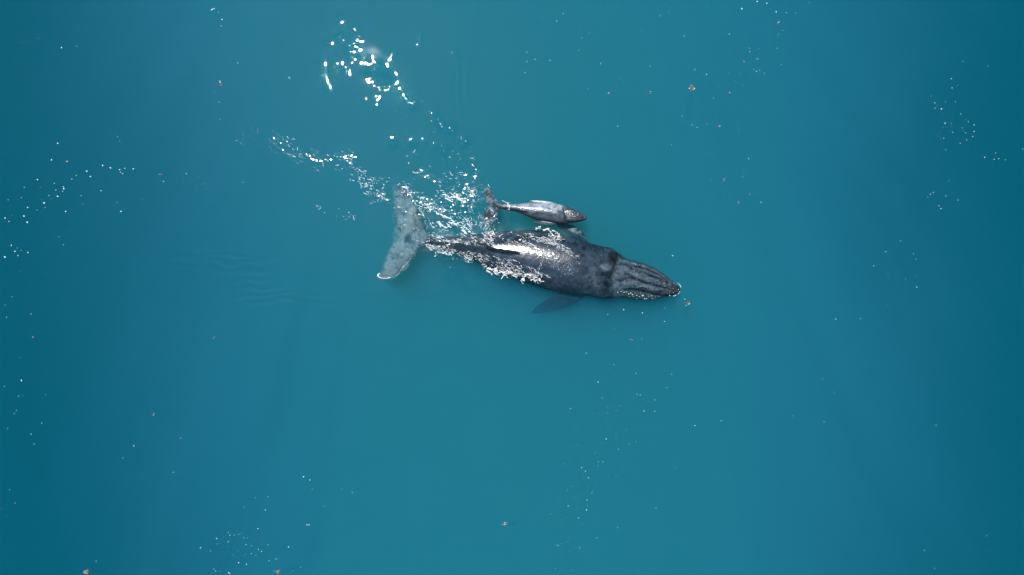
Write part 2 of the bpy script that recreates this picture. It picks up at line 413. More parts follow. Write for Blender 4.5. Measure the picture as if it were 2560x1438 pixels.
rostrum_rows = [
    (1520, 650, 728, -0.12, -0.24, -0.5), (1545, 648, 730, -0.10, -0.24, -0.5), (1562, 650, 725, -0.10, -0.24, -0.5),
    (1590, 656, 724, -0.10, -0.24, -0.5), (1625, 668, 732, -0.09, -0.20, -0.45), (1655, 684, 737, -0.07, -0.20, -0.4),
    (1678, 702, 736, -0.10, -0.20, -0.35), (1692, 714, 732, -0.13, -0.20, -0.3), (1699, 721, 728, -0.17, -0.20, -0.24)]
fluke_rows = [
    (1001, 465, 988, 467, -0.62, 0.05), (1017, 477, 987, 484, -0.64, 0.09), (1031, 506, 988, 511, -0.68, 0.12), (1043, 530, 987, 535, -0.70, 0.14),
    (1052, 553, 990, 560, -0.70, 0.17), (1063, 577, 994, 579, -0.70, 0.20), (1074, 596, 999, 592, -0.68, 0.22),
    (1070, 606, 987, 605, -0.66, 0.22), (1048, 616, 972, 626, -0.62, 0.20), (1036, 635, 964, 650, -0.56, 0.16),
    (1022, 654, 958, 672, -0.48, 0.13), (1003, 676, 950, 683, -0.36, 0.10), (978, 693, 944, 688, -0.26, 0.08), (957, 697, 945, 691, -0.22, 0.05)]
pec_low = [(1470, 722, 1425, 715, -0.8, 0.34), (1464, 738, 1406, 727, -0.95, 0.30), (1449, 752, 1383, 739, -1.1, 0.24), (1421, 767, 1360, 752, -1.35, 0.19),
           (1385, 778, 1341, 765, -1.7, 0.14), (1350, 784, 1330, 776, -2.0, 0.08), (1328, 784, 1324, 780, -2.1, 0.05)]
pec_up = [(1478, 632, 1436, 626, -0.8, 0.32), (1469, 604, 1436, 604, -0.75, 0.28), (1459, 583, 1427, 592, -0.7, 0.22), (1440, 567, 1412, 581, -0.75, 0.18),
          (1420, 559, 1398, 571, -0.85, 0.13), (1398, 553, 1389, 560, -0.95, 0.07)]
dorsal = []
for px, py, lx, z, w in ((1298, 633, 0, 0.13, .20), (1276, 630, -1, 0.30, .2), (1254, 626, -2, 0.46, .18), (1232, 621, -3, 0.56, .15), (1212, 616, -3, 0.54, .10)):
    dorsal.append((px, py, lx, z, w))
def dorsal_loft():
    rings = []
    for px, py, lean, z, w in interp_rows(dorsal, 26):
        top = P(px, py + lean, z); base = P(px + 8, py + 8, z - 0.62)
        ring = []
        for j in range(16):
            t = 2 * math.pi * j / 16; u = 0.5 - 0.5 * math.cos(t)
            p_ = top * (1 - u) + base * u
            ring.append(p_ + np.array([0, math.sin(t) * (0.03 + w * 0.42 * u), 0.0]))
        rings.append(ring)
    return loft(rings)
splash_guard = body_loft([(1508, 618, 650, -0.08, -0.2, -0.4), (1524, 621, 668, 0.0, -0.2, -0.4), (1536, 624, 690, 0.0, -0.2, -0.4), (1543, 632, 672, -0.05, -0.2, -0.4)], 20, 24)
guard2 = body_loft([(1492, 722, 742, -0.2, -0.4, -0.6), (1510, 706, 746, -0.12, -0.35, -0.6), (1524, 714, 744, -0.1, -0.4, -0.6), (1534, 722, 741, -0.25, -0.45, -0.6)], 20, 24)
me = remesh('humpback_whale', [body_loft(mother_rows, 170, 64, 2.15), body_loft(rostrum_rows, 60, 48, 2.6), fin_loft(fluke_rows, 110, 28),
                               fin_loft(pec_low), fin_loft(pec_up), dorsal_loft(), splash_guard, guard2], 0.026, 3)
co, no = mesh_arrays(me)
px, py = to_px(co)
up = sstep(-0.1, 0.4, no[:, 2])
disp = np.zeros(len(co)); pig = np.ones((len(co), 3)) * np.array([0.017, 0.034, 0.052])
# mottled back
m1 = fbm(px / 26, py / 15, 4, 3)
pig *= (0.5 + 1.0 * m1)[:, None]
m2 = np.abs(fbm(px / 9 + 2 * m1, py / 7, 3, 93) - 0.5) * 2
pig *= (0.88 + 0.4 * sstep(0.18, 0.0, m2))[:, None]
def blend(c, k):
    global pig
    pig = pig * (1 - k[:, None]) + np.array(c) * k[:, None]
# paler scuffs on the shoulders and behind the blowholes
for poly, soft, k in (([(1500, 662), (1512, 657), (1532, 664), (1522, 677), (1505, 674)], 5, 0.85), ([(1478, 690), (1492, 690), (1498, 722), (1484, 724)], 6, 0.45),
                      ([(1440, 640), (1500, 640), (1495, 700), (1445, 705)], 25, 0.22)):
    blend((0.09, 0.115, 0.145), soft_poly(px + (fbm(px / 9, py / 9, 3, 311) - 0.5) * 18, py + (fbm(px / 9, py / 9, 3, 315) - 0.5) * 18, poly, soft) * k * up * (0.5 + m1))
# hollows behind the head, their shade painted in dark
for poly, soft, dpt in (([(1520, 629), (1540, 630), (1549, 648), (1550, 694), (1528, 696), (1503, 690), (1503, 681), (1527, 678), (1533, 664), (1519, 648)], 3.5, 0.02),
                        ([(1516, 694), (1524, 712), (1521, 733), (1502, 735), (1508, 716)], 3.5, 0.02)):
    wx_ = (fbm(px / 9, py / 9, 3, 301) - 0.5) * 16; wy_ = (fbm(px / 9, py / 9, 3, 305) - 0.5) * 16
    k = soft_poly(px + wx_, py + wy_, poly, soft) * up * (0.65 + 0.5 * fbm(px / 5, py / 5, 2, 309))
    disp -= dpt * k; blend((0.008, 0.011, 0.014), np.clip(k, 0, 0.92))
blend((0.004, 0.005, 0.006), soft_poly(px, py, [(1208, 609), (1240, 615), (1296, 629), (1300, 638), (1250, 640), (1210, 630)], 2) * (co[:, 2] > 0.10) * 0.95)  # dorsal fin painted near black, with its shaded side put into the pigment
# rostrum: paler skin with dark furrows
ros = soft_poly(px, py, [(1545, 645), (1570, 650), (1610, 660), (1650, 680), (1680, 703), (1700, 722), (1694, 734), (1660, 738), (1600, 727), (1560, 724), (1535, 735), (1530, 690)], 5) * up
blend((0.075, 0.108, 0.142), ros * (0.2 + 1.0 * fbm(px / 14, py / 3.5, 3, 5)))
furrows = [([(1546, 698), (1566, 696), (1584, 694), (1614, 707), (1652, 716), (1682, 726)], 2.6, .035, 1.0), ([(1553, 657), (1576, 668), (1598, 667), (1620, 674), (1646, 686), (1672, 706)], 2.0, .03, .9),
           ([(1565, 660), (1580, 673), (1598, 683)], 1.4, .02, .8), ([(1540, 700), (1556, 702), (1578, 700)], 2.2, .02, .9), ([(1560, 726), (1580, 722), (1604, 726), (1635, 733), (1668, 737)], 2.4, .035, 1.0),
           ([(1590, 677), (1612, 682)], 1.2, .012, .7), ([(1607, 680), (1634, 690), (1660, 704)], 2.4, .015, .8), ([(1622, 690), (1650, 699), (1676, 714)], 2.0, .015, .8),
           ([(1640, 694), (1664, 706), (1682, 718)], 2.0, .012, .8), ([(1646, 709), (1672, 716)], 1.0, .01, .7), ([(1636, 705), (1655, 708)], 1.0, .01, .6), ([(1598, 719), (1622, 722)], 1.3, .01, .8), ([(1618, 725), (1650, 729), (1676, 731)], 2.0, .015, .8),
           ([(1565, 716), (1585, 716)], 1.0, .008, .5), ([(1560, 683), (1576, 688), (1588, 697)], 2.2, .012, .6), ([(1655, 719), (1680, 722)], 1.0, .008, .6)]
wob = (fbm(px / 12, py / 12, 3, 8) - 0.5) * 9
for pts, wd, dp, k in furrows:
    d, al = seg_dist(px, py + wob * 0.5, pts)
    e = np.exp(-(d / (wd * 1.35)) ** 2) * (0.3 + 0.7 * np.sin(np.clip(al, 0.02, 0.98) * math.pi) ** 0.5) * up
    disp -= dp * e; blend((0.008, 0.011, 0.015), np.clip(e * k * 1.1, 0, 1))
tipm = soft_poly(px, py, [(1676, 704), (1705, 718), (1700, 738), (1676, 736)], 4) * up; blend((0.02, 0.024, 0.03), tipm * 0.8)
# knobs along the jaw and snout
kr = np.random.default_rng(12)
for _ in range(46):
    t = kr.random(); kx = 1560 + 130 * t; ky = (670 + 45 * t if kr.random() < 0.4 else 700 + 25 * t) + kr.normal(0, 8)
    e = np.exp(-((px - kx) ** 2 + (py - ky) ** 2) / 2.2) * up; disp += 0.035 * e; blend((0.17, 0.19, 0.2), e * 0.6)
# throat pleats and white-dusted lower jaw
jaw = soft_poly(px, py, [(1530, 738), (1560, 727), (1600, 728), (1660, 739), (1640, 750), (1590, 753), (1545, 748)], 3)
blend((0.12, 0.14, 0.15), jaw * 0.6 * fbm(px / 6, py / 3, 3, 9))
# flukes and flippers: pale, mottled, dark rims
fl = soft_poly(px, py, [(970, 455), (1020, 460), (1050, 530), (1066, 590), (1046, 606), (1042, 640), (990, 705), (930, 705), (960, 640), (990, 590)], 9)
mot = fbm(px / 13, py / 13, 4, 14)
blend((0.07, 0.13, 0.18), fl * np.clip(-0.1 + 1.5 * mot, 0, 1))
wr = np.abs(fbm(px / 11 + 4, py / 14, 3, 19) - 0.5) * 2
disp += fl * (0.012 * (0.25 - wr)); blend((0.12, 0.15, 0.17), fl * sstep(0.16, 0.0, wr) * 0.35)  # pale wrinkles painted on the flukes, imitating light rippled by the water
# chest and fins seen through water
for poly, c in (([(1320, 745), (1400, 735), (1462, 742), (1400, 790), (1315, 795)], (0.016, 0.024, 0.032)),):
    blend(c, soft_poly(px, py, poly, 4) * (co[:, 2] < -0.55))
fp = soft_poly(px, py, [(1380, 545), (1425, 550), (1464, 576), (1466, 596), (1440, 583), (1400, 568)], 4) * (co[:, 2] < -0.5)
blend((0.22, 0.25, 0.26), fp * 0.8 * sstep(0.3, 0.6, fbm(px / 9, py / 7, 3, 23)))
disp += 0.006 * (fbm(px / 5, py / 5, 3, 33) - 0.5) * up
skin_m = skin_mat('whale_skin', 0.30, 0.2, 3.0)
loc = P(1360, 660, 0)
finish_body(me, co, no, disp, pig, loc, skin_m)
mother = tag(link('humpback_whale', me, loc=loc), 'large adult dark grey humpback whale with barnacled jaw and pale flukes, swimming below the calf', 'whale', 'humpback mother and calf')

# ---------------- calf
calf_rows = [
    (1238, 513, 522, -0.10, -0.16, -0.24), (1250, 511.5, 522.5, -0.02, -0.14, -0.30), (1272, 510.5, 526, 0.06, -0.14, -0.40), (1293, 510, 530, 0.11, -0.16, -0.52),
    (1317, 507.5, 540, 0.16, -0.18, -0.66), (1342, 505.5, 549.5, 0.20, -0.20, -0.78), (1368, 506.5, 554.5, 0.22, -0.20, -0.85), (1393, 510, 558.5, 0.20, -0.18, -0.85),
    (1408, 514.5, 558.5, 0.15, -0.16, -0.82), (1416, 516, 558.8, 0.13, -0.16, -0.80), (1436, 524, 557.2, 0.11, -0.14, -0.66), (1452, 531.5, 553.5, 0.08, -0.12, -0.48), (1462, 538, 550.5, 0.04, -0.10, -0.3), (1467, 543, 547.5, -0.02, -0.08, -0.15)]
calf_fluke = [
    (1216, 467, 1210, 469, -0.03, 0.03), (1225, 473, 1210, 479, -0.04, 0.05), (1233, 486, 1212, 492, -0.06, 0.06), (1241, 499, 1215, 503, -0.04, 0.07),
    (1251, 511, 1219, 513, -0.08, 0.09), (1250, 519, 1216, 520, -0.12, 0.09), (1246, 527, 1210, 531, -0.15, 0.08), (1244, 540, 1207, 544, -0.18, 0.06),
    (1236, 555, 1208, 554, -0.2, 0.05), (1222, 566, 1209, 562, -0.22, 0.03)]
calf_pu = [(1392, 512, 1372, 512, -0.3, 0.14), (1384, 507, 1362, 510, -0.26, 0.11), (1368, 504, 1348, 507.5, -0.2, 0.08), (1345, 501.5, 1335, 504.5, -0.16, 0.05), (1327, 501.5, 1324, 503, -0.14, 0.03)]
calf_pl = [(1398, 551, 1380, 547, -0.3, 0.14), (1392, 560, 1372, 551, -0.22, 0.11), (1378, 563, 1356, 553, -0.2, 0.08), (1356, 562, 1340, 554, -0.22, 0.06), (1334, 557, 1327, 553.5, -0.25, 0.03)]
cd = [(1316, 528, 0, .18, .1), (1310, 526, 1, .21, .09), (1304, 524.5, 1.5, .22, .06), (1299, 523.5, 1.5, .2, .04)]
def cdorsal():
    rings = []
    for px_, py_, lean, z, w in interp_rows(cd, 14):
        top = P(px_, py_ + lean, z); base = P(px_ + 3, py_, z - 0.25); ring = []
        for j in range(12):
            t = 2 * math.pi * j / 12; u = 0.5 - 0.5 * math.cos(t)
            ring.append(top * (1 - u) + base * u + np.array([0, math.sin(t) * (0.015 + w * 0.4 * u), 0]))
        rings.append(ring)
    return loft(rings)
crost = body_loft([(1410, 522, 552, 0.10, 0.0, -0.2), (1420, 521, 553, 0.14, 0.02, -0.2), (1436, 527, 553, 0.14, 0.0, -0.2), (1452, 534, 551, 0.10, -0.02, -0.2), (1463, 541, 548.5, 0.04, -0.04, -0.1)], 30, 30, 2.6)
cm = remesh('whale_calf', [body_loft(calf_rows, 110, 48, 2.05), crost, fin_loft(calf_fluke, 70, 22), fin_loft(calf_pu, 40, 18), fin_loft(calf_pl, 40, 18), cdorsal()], 0.013, 3)
co, no = mesh_arrays(cm); px, py = to_px(co); up = sstep(-0.1, 0.4, no[:, 2])
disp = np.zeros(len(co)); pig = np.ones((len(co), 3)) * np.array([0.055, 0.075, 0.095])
m1 = fbm(px / 12, py / 7, 4, 43); pig *= (0.5 + 1.0 * m1)[:, None]
# silver grey upper flank with the sun's sheen painted in, dark lower flank
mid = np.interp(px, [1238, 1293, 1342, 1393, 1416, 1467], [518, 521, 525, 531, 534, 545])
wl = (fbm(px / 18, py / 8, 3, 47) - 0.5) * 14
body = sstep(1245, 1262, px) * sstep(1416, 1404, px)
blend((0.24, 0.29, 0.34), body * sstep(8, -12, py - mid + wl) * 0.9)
blend((0.40, 0.46, 0.51), sstep(1335, 1375, px) * sstep(1420, 1398, px) * sstep(-5, -18, py - mid + wl * 0.3) * 0.85)  # bright sunlit strip painted on the upper side
d, al = seg_dist(px, py, [(1252, 518), (1275, 521), (1300, 526), (1318, 531)]); blend((0.02, 0.023, 0.03), np.exp(-(d / 3.0) ** 2) * 0.9 * up)
d, al = seg_dist(px, py, [(1409, 520), (1413, 535), (1412, 553)]); e = np.exp(-(d / 3.4) ** 2) * up; disp -= 0.03 * e; blend((0.014, 0.016, 0.02), e * 0.9)  # crease behind the head, its shadow painted dark
head = sstep(1414, 1420, px); blend((0.042, 0.058, 0.074), head * 0.85)
for pts, wd in (([(1420, 545), (1440, 546), (1460, 547)], 1.2), ([(1424, 528), (1445, 535), (1461, 544)], 1.0), ([(1420, 537), (1442, 542), (1462, 545)], 0.8), ([(1415, 556), (1436, 554), (1456, 550)], 1.3)):
    d, al = seg_dist(px, py, pts); e = np.exp(-(d / wd) ** 2) * up; disp -= 0.012 * e; blend((0.016, 0.018, 0.022), e * 0.85)
for _ in range(26):
    kx = kr.uniform(1422, 1462); ky = 536 + (kx - 1422) * 0.22 + kr.normal(0, 6); e = np.exp(-((px - kx) ** 2 + (py - ky) ** 2) / 0.8) * up; disp += 0.012 * e; blend((0.24, 0.22, 0.21), e * 0.6)
cf = soft_poly(px, py, [(1200, 460), (1222, 460), (1255, 510), (1250, 535), (1225, 575), (1200, 570), (1214, 515)], 5)
mo = fbm(px / 6, py / 6, 4, 53)
blend((0.11, 0.17, 0.21), cf * sstep(0.38, 0.62, mo) * 0.9); blend((0.03, 0.04, 0.05), cf * sstep(0.46, 0.34, mo) * 0.6)
blend((0.70, 0.72, 0.74), sstep(0.7, 1.0, soft_poly(px, py, [(1322, 499), (1370, 502), (1385, 507), (1360, 508), (1322, 504)], 2)) * (co[:, 2] < 0.0) * 0.9)
blend((0.50, 0.56, 0.60), soft_poly(px, py, [(1346, 550), (1366, 551), (1390, 557), (1372, 557), (1352, 554)], 1.5) * (co[:, 2] < -0.1) * 0.9)
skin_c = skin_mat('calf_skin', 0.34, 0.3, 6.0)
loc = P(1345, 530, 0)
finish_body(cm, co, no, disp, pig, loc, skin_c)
calf = tag(link('humpback_whale', cm, loc=loc), 'small humpback whale calf with sunlit grey back and dark head, swimming beside the adult', 'whale', 'humpback mother and calf')

# ---------------- barnacles on the mother's jaw and snout
bmat, nt, N, L = new_mat('barnacle_shell'); b = N['Principled BSDF']; b.inputs['Base Color'].default_value = (0.78, 0.78, 0.74, 1); b.inputs['Roughness'].default_value = 0.6
def barnacle_mesh(seed):
    r = np.random.default_rng(seed); V, F = [], []; n = 8
    prof = ((1.0, 0.0), (0.8, 0.45), (0.5, 0.7), (0.28, 0.66), (0.2, 0.4))
    for q, z in prof:
        for j in range(n):
            a = 2 * math.pi * j / n; k = q * (1 + 0.15 * r.normal()); V.append((k * math.cos(a), k * math.sin(a) * 0.8, z))
    for i in range(len(prof) - 1):
        for j in range(n): F.append((i * n + j, i * n + (j + 1) % n, (i + 1) * n + (j + 1) % n, (i + 1) * n + j))
    F.append(tuple(range(n))[::-1]); F.append(tuple(4 * n + j for j in range(n)))
    return mesh_from('barnacle', V, F, bmat)
bms = [barnacle_mesh(i) for i in range(4)]
from mathutils.bvhtree import BVHTree
dg = bpy.context.evaluated_depsgraph_get(); dg.update()
def drop(o, x, y):
    hit, loc_, nrm, fi = o.ray_cast(Vector((x, y, 5)) - o.location, Vector((0, 0, -1)))
    return (loc_ + o.location, nrm) if hit else (None, None)
spots = [(1544, 731, 2), (1552, 729, 1.6), (1556, 727, 1.5), (1560, 731, 1.8), (1566, 730, 1.6), (1572, 735, 2.0), (1577, 733, 2.2), (1582, 737, 2.4), (1588, 733, 1.4), (1593, 739, 1.8),
         (1608, 739, 3.2), (1600, 742, 1.5), (1614, 748, 2.6), (1618, 747, 2.0), (1594, 747, 1.6), (1633, 747, 1.8), (1622, 741, 1.4), (1585, 742, 1.3), (1602, 733, 1.2), (1640, 743, 1.2), (1575, 742, 1.2),
         (1630, 739, 1.3), (1648, 741, 1.0), (1683, 708, 1.6), (1688, 712, 1.2), (1694, 724, 1.4), (1682, 732, 1.2), (1606, 665, 1.1), (1597, 663, 1.0), (1588, 661, 1.3), (1583, 659, 1.1), (1615, 697, 0.9), (1600, 716, 1.0)]
for i, (bx, by, rr) in enumerate(spots):
    p = P(bx, by, -0.3); h, nrm = drop(mother, p[0], p[1])
    if h is None: continue
    o = bpy.data.objects.new('barnacle', bms[i % 4]); COL.objects.link(o); o.parent = mother
    o.location = h - mother.location - nrm * 0.005; o.rotation_euler = nrm.to_track_quat('Z', 'Y').to_euler(); s = rr / PPM; o.scale = (s, s, s * 0.8)

# ------------------------------------------------------------------ foam: white bubble flecks riding on the water
foam, nt, N, L = new_mat('sea_foam'); b = N['Principled BSDF']; b.inputs['Base Color'].default_value = (0.90, 0.94, 0.96, 1); b.inputs['Roughness'].default_value = 0.45
foam2, nt, N, L = new_mat('thin_foam'); b = N['Principled BSDF']; b.inputs['Base Color'].default_value = (0.66, 0.86, 0.93, 1); b.inputs['Roughness'].default_value = 0.45
HG = waves(Xg, Yg)
def wz(px_, py_):
    return float(HG[min(len(ys) - 1, np.searchsorted(ys, -(py_ - 719) / PPM)), min(len(xs) - 1, np.searchsorted(xs, (px_ - 1280) / PPM))])
def wz_slow(px_, py_):
    X = np.array([[(px_ - 1280) / PPM]]); Y = np.array([[-(py_ - 719) / PPM]]); return float(waves(X, Y)[0, 0])
def fleck_mesh(seed, stretch=1.4):
    """a little raft of bubbles: an irregular low dome"""
    r = np.random.default_rng(seed); n = 9; V, F = [], []
    ph = r.uniform(0, 6.28, 3)
    def rad(a): return 1 + 0.28 * math.sin(2 * a + ph[0]) + 0.18 * math.sin(3 * a + ph[1]) + 0.1 * math.sin(5 * a + ph[2])
    for q, z in ((1.0, -0.15), (0.95, 0.18), (0.6, 0.42)):
        for j in range(n):
            a = 2 * math.pi * j / n; k = q * rad(a); V.append((k * math.cos(a) * stretch, k * math.sin(a), z))
    V.append((0, 0, 0.5)); c = len(V) - 1
    for i in range(2):
        for j in range(n): F.append((i * n + j, i * n + (j + 1) % n, (i + 1) * n + (j + 1) % n, (i + 1) * n + j))
    for j in range(n): F.append((2 * n + j, 2 * n + (j + 1) % n, c))
    F.append(tuple(range(n))[::-1])
    return V, F
fms = [mesh_from('foam_fleck', *fleck_mesh(100 + i, 1.0 + 0.12 * i), foam2) for i in range(8)]

# clusters read off the photograph: (group, label, [(px, py, radius px)...])
def Z(ox, oy, s, pts, k=1.0):
    return [(ox + x / s, oy + y / s, r * k) for x, y, r in pts]
LEFT = Z(0, 300, 3.595, [(519, 210, 2.6), (463, 359, 2.4), (923, 410, 2.6), (993, 431, 3.0), (1076, 447, 2.2), (1084, 470, 1.8), (1103, 483, 1.7), (1122, 435, 1.7), (1198, 440, 2.2), (780, 461, 2.6), (812, 508, 2.2), (685, 500, 1.4),
    (646, 532, 1.8), (338, 537, 2.2), (490, 570, 1.5), (503, 630, 1.4), (570, 601, 2.2), (574, 618, 3.0), (562, 642, 1.5), (519, 687, 2.6), (441, 680, 1.6), (462, 706, 1.0), (397, 746, 2.8), (375, 717, 1.0), (250, 787, 2.8), (336, 811, 1.4), (405, 789, 1.4),
    (590, 823, 2.8), (216, 865, 3.0), (246, 920, 3.0), (80, 912, 2.0), (45, 883, 2.4), (111, 857, 1.0), (74, 718, 1.3), (194, 698, 1.3), (219, 606, 1.2), (362, 607, 1.0), (909, 637, 1.7), (729, 680, 1.3), (742, 758, 1.1), (1052, 742, 1.2), (1087, 822, 2.4), (1115, 798, 1.0),
    (1279, 716, 1.1), (1469, 552, 2.0), (1451, 492, 1.4), (1675, 483, 1.8), (1057, 152, 1.4), (1077, 191, 1.2), (1040, 119, 0.9)])
LOWL = Z(0, 300, 3.595, [(102, 1127, 2.6), (135, 1181, 2.8), (162, 1219, 2.2), (252, 1192, 2.5), (45, 1232, 3.0), (155, 1151, 1.2), (190, 1174, 1.1), (572, 1123, 1.4), (534, 1049, 1.2), (186, 1360, 1.0), (590, 1010, 0.9)]) + \
    Z(0, 719, 2, [(60, 46, 1.2), (155, 133, 1.4), (33, 149, 1.4), (107, 465, 2.8), (93, 543, 1.3), (115, 541, 1.0), (229, 536, 1.1), (82, 614, 1.2), (73, 630, 1.2), (209, 678, 1.4), (37, 705, 1.4), (156, 733, 1.6), (171, 783, 1.2), (26, 88, 1.3), (102, 350, 1.2), (22, 494, 1.1), (326, 622, 0.9), (48, 1011, 1.1), (76, 1078, 1.4), (8, 1107, 1.1), (36, 1141, 1.0)])
BOT = Z(0, 719, 2, [(669, 792, 2.2), (614, 852, 1.3), (537, 832, 0.9), (556, 851, 0.8), (867, 924, 1.6), (436, 940, 1.0), (1518, 946, 2.5), (1550, 962, 1.8), (1562, 1008, 1.2), (1709, 1006, 1.1), (1732, 993, 0.9), (1762, 1024, 1.4), (1622, 1094, 1.4), (1534, 1186, 1.8), (1545, 1187, 2.2),
    (1341, 1046, 1.2), (1276, 1051, 1.1), (1222, 1099, 1.2), (1327, 1113, 1.6), (799, 1141, 1.2), (481, 1368, 1.2), (440, 1246, .9)]) + \
    Z(500, 1320, 9.846, [(410, 264, 1.7), (422, 398, 1.1), (697, 110, 1.2), (736, 177, 1.5), (848, 175, 1.3), (965, 158, 1.1), (1007, 128, 0.9), (1083, 239, 1.3), (1168, 250, 1.1), (694, 340, 1.5), (686, 468, 1.0), (1132, 410, 1.7), (1263, 434, 1.1), (1437, 528, 1.7), (1517, 574, 1.5),
    (1677, 414, 1.5), (2182, 466, 2.3), (1262, 632, 1.2), (1377, 682, 1.2), (259, 566, 1.3), (632, 620, 0.9), (1428, 18, 2.0), (1703, 803, 1.3), (1862, 765, 1.6), (1912, 752, 1.2), (952, 856, 2.2), (1144, 896, 2.4), (342, 1018, 1.4), (384, 1066, 1.4), (488, 1072, 1.2), (704, 1095, 2.0), (728, 1120, 1.9), (2480, 965, 1.5), (2288, 1058, 1.2), (10, 492, 2.0)])
TOPL = Z(0, 0, 2, [(1064, 47, 2.6), (1071, 44, 2.4), (1058, 50, 2.0), (1110, 98, 2.0), (1106, 130, 1.4), (1092, 62, 1.2), (308, 239, 2.2), (384, 231, 1.1), (538, 324, 1.1), (503, 305, .9), (675, 283, .9), (709, 305, .9), (764, 265, .9), (479, 155, .9), (788, 229, .9), (1189, 315, 1.4), (1100, 596, 1.2), (1095, 512, 1.2), (905, 318, .9), (1216, 913, 1.2), (2207, 44, 1.4), (470, 395, .9), (1445, 388, 1.8), (1450, 393, 1.6), (528, 352, .8)])
TOPR = Z(1280, 0, 2, [(1149, 44, 3.2), (1226, 8, 2.2), (1274, 17, 2.4), (1321, 60, 2.1), (1372, 64, 1.6), (1418, 66, 1.4), (1293, 45, 1.0), (1485, 13, 1.1), (1354, 152, 1.1), (1332, 172, 1.2), (1330, 185, 1.0), (1087, 171, 1.6), (1172, 173, 1.2), (861, 180, 1.4), (742, 79, 1.4), (784, 59, 1.0),
    (645, 152, 1.0), (223, 106, 2.0), (256, 68, 1.3), (156, 88, 1.1), (387, 163, 1.5), (348, 191, 1.2), (332, 162, 1.0), (74, 262, 1.8), (75, 308, 1.5), (116, 297, 1.8), (190, 302, 1.6), (65, 364, 1.3), (543, 391, 1.3), (691, 331, 1.2), (529, 631, 1.8), (914, 348, 1.4), (973, 372, 1.5), (1042, 338, 1.0),
    (1188, 242, 1.1), (1189, 259, 1.4), (1161, 309, 1.2), (1209, 347, 1.3), (1222, 357, 1.6), (1239, 352, 1.3), (1262, 367, 1.1), (1346, 324, 1.2), (1325, 242, 1.3), (1362, 256, 1.0), (851, 579, 1.3), (901, 625, 1.2), (926, 637, 1.2), (976, 620, 1.2), (866, 606, 1.0), (1128, 645, .9), (1008, 491, 1.1), (1082, 512, 1.0),
    (1183, 793, 1.8), (1162, 852, 1.2), (1154, 883, 1.3), (1188, 973, 1.3), (980, 766, 1.0), (797, 726, 1.1), (1245, 1012, 1.8), (803, 1279, 1.9), (995, 902, 1.0), (1061, 988, 1.0), (522, 436, 1.0), (393, 497, 1.0), (381, 445, 1.2)])
RIGHT = Z(1280, 0, 2, [(2196, 394, 1.6), (2200, 440, 1.5), (2228, 288, 1.1), (2254, 307, 1.2), (2379, 331, 1.2), (2227, 426, 1.0), (2167, 510, 1.1), (2217, 509, 1.2), (2096, 480, 1.1), (2114, 515, 1.5), (2115, 541, 1.4), (2147, 545, 2.5), (2129, 529, 1.0), (2243, 570, 1.3), (2165, 617, 1.9), (2196, 617, 1.3),
    (2203, 662, 1.7), (2200, 633, 1.1), (2252, 640, 1.3), (2281, 607, 1.3), (2283, 613, 1.1), (2311, 625, 2.1), (2310, 658, 1.6), (2268, 665, 1.3), (2304, 683, 1.4), (2272, 700, 1.2), (2241, 717, 1.2), (2158, 692, 1.3), (2144, 695, 1.0), (2130, 682, 1.0), (2168, 750, 1.4), (2363, 787, 1.8), (2411, 797, 1.7), (2433, 794, 1.5), (2466, 799, 1.6), (2418, 765, 1.6),
    (2553, 746, 1.6), (2184, 904, 1.2), (2106, 963, 1.6), (2092, 972, 1.6), (2078, 985, 1.2), (2170, 980, 1.3), (2231, 1001, 1.3), (2134, 1029, 1.3), (2145, 1044, 1.8), (1868, 1259, 1.6), (1942, 1205, 1.2), (2007, 1270, 1.3), (2020, 1296, 1.5), (1808, 1330, 1.7), (1825, 1325, 1.1), (1879, 1370, 1.0), (2019, 1380, 1.1), (1967, 1395, 1.2), (1968, 1315, 1.0), (2024, 1436, 1.7)])
LOWR = Z(1280, 719, 2, [(1619, 158, 2.0), (1742, 155, 1.9), (1878, 88, 1.1), (558, 111, 1.8), (479, 134, 1.5), (652, 127, 1.7), (763, 102, 1.3), (763, 170, 1.6), (707, 195, 1.0), (512, 209, 1.2), (487, 240, 1.1), (649, 256, 1.3), (372, 328, 1.8), (509, 385, 1.2), (620, 429, 1.2), (431, 472, 1.7), (798, 434, 1.3), (774, 501, 1.5),
    (625, 534, 1.4), (641, 538, 1.7), (714, 562, 1.3), (714, 619, 1.5), (660, 617, 1.6), (541, 592, 1.1), (521, 614, 1.1), (477, 594, 1.1), (478, 626, 1.1), (450, 549, 1.1), (403, 650, 1.1), (914, 690, 2.0), (1046, 666, 1.7), (1404, 641, 1.2), (1561, 671, 1.5), (1611, 528, 1.2), (1553, 458, 1.2), (2121, 689, 1.8), (471, 757, 2.0), (481, 720, 1.0),
    (572, 711, 1.0), (584, 784, 1.2), (619, 771, 1.1), (532, 808, 1.2), (321, 790, 1.0), (415, 829, 1.0), (455, 872, 1.6), (432, 871, 1.2), (431, 890, 1.1), (262, 882, 1.1), (348, 900, 1.8), (367, 918, 1.9), (382, 951, 1.8), (519, 949, 1.1), (400, 1025, 1.2), (405, 1014, 1.0), (277, 1013, 1.1), (302, 993, 1.0), (374, 1062, 1.5), (281, 1092, 1.7), (373, 1112, 2.0),
    (333, 1152, 1.7), (242, 1098, 1.0), (195, 1131, 1.1), (431, 1172, 1.0), (720, 1103, 1.4), (673, 1080, 1.0), (529, 1199, 1.2), (425, 1251, 1.2), (220, 1288, 1.2), (231, 1289, 1.4), (244, 1281, 1.1), (338, 1301, 1.6), (291, 1314, 1.0), (35, 1302, 1.0), (218, 1408, 1.2), (254, 1379, .9), (302, 1413, 1.1), (2062, 1314, 1.6), (2112, 1404, 1.3), (2373, 1241, 1.3), (2374, 1310, 1.1), (2370, 910, 1.0), (51, 1108, 1.0), (803, 884, 1.0), (816, 903, 1.1)])
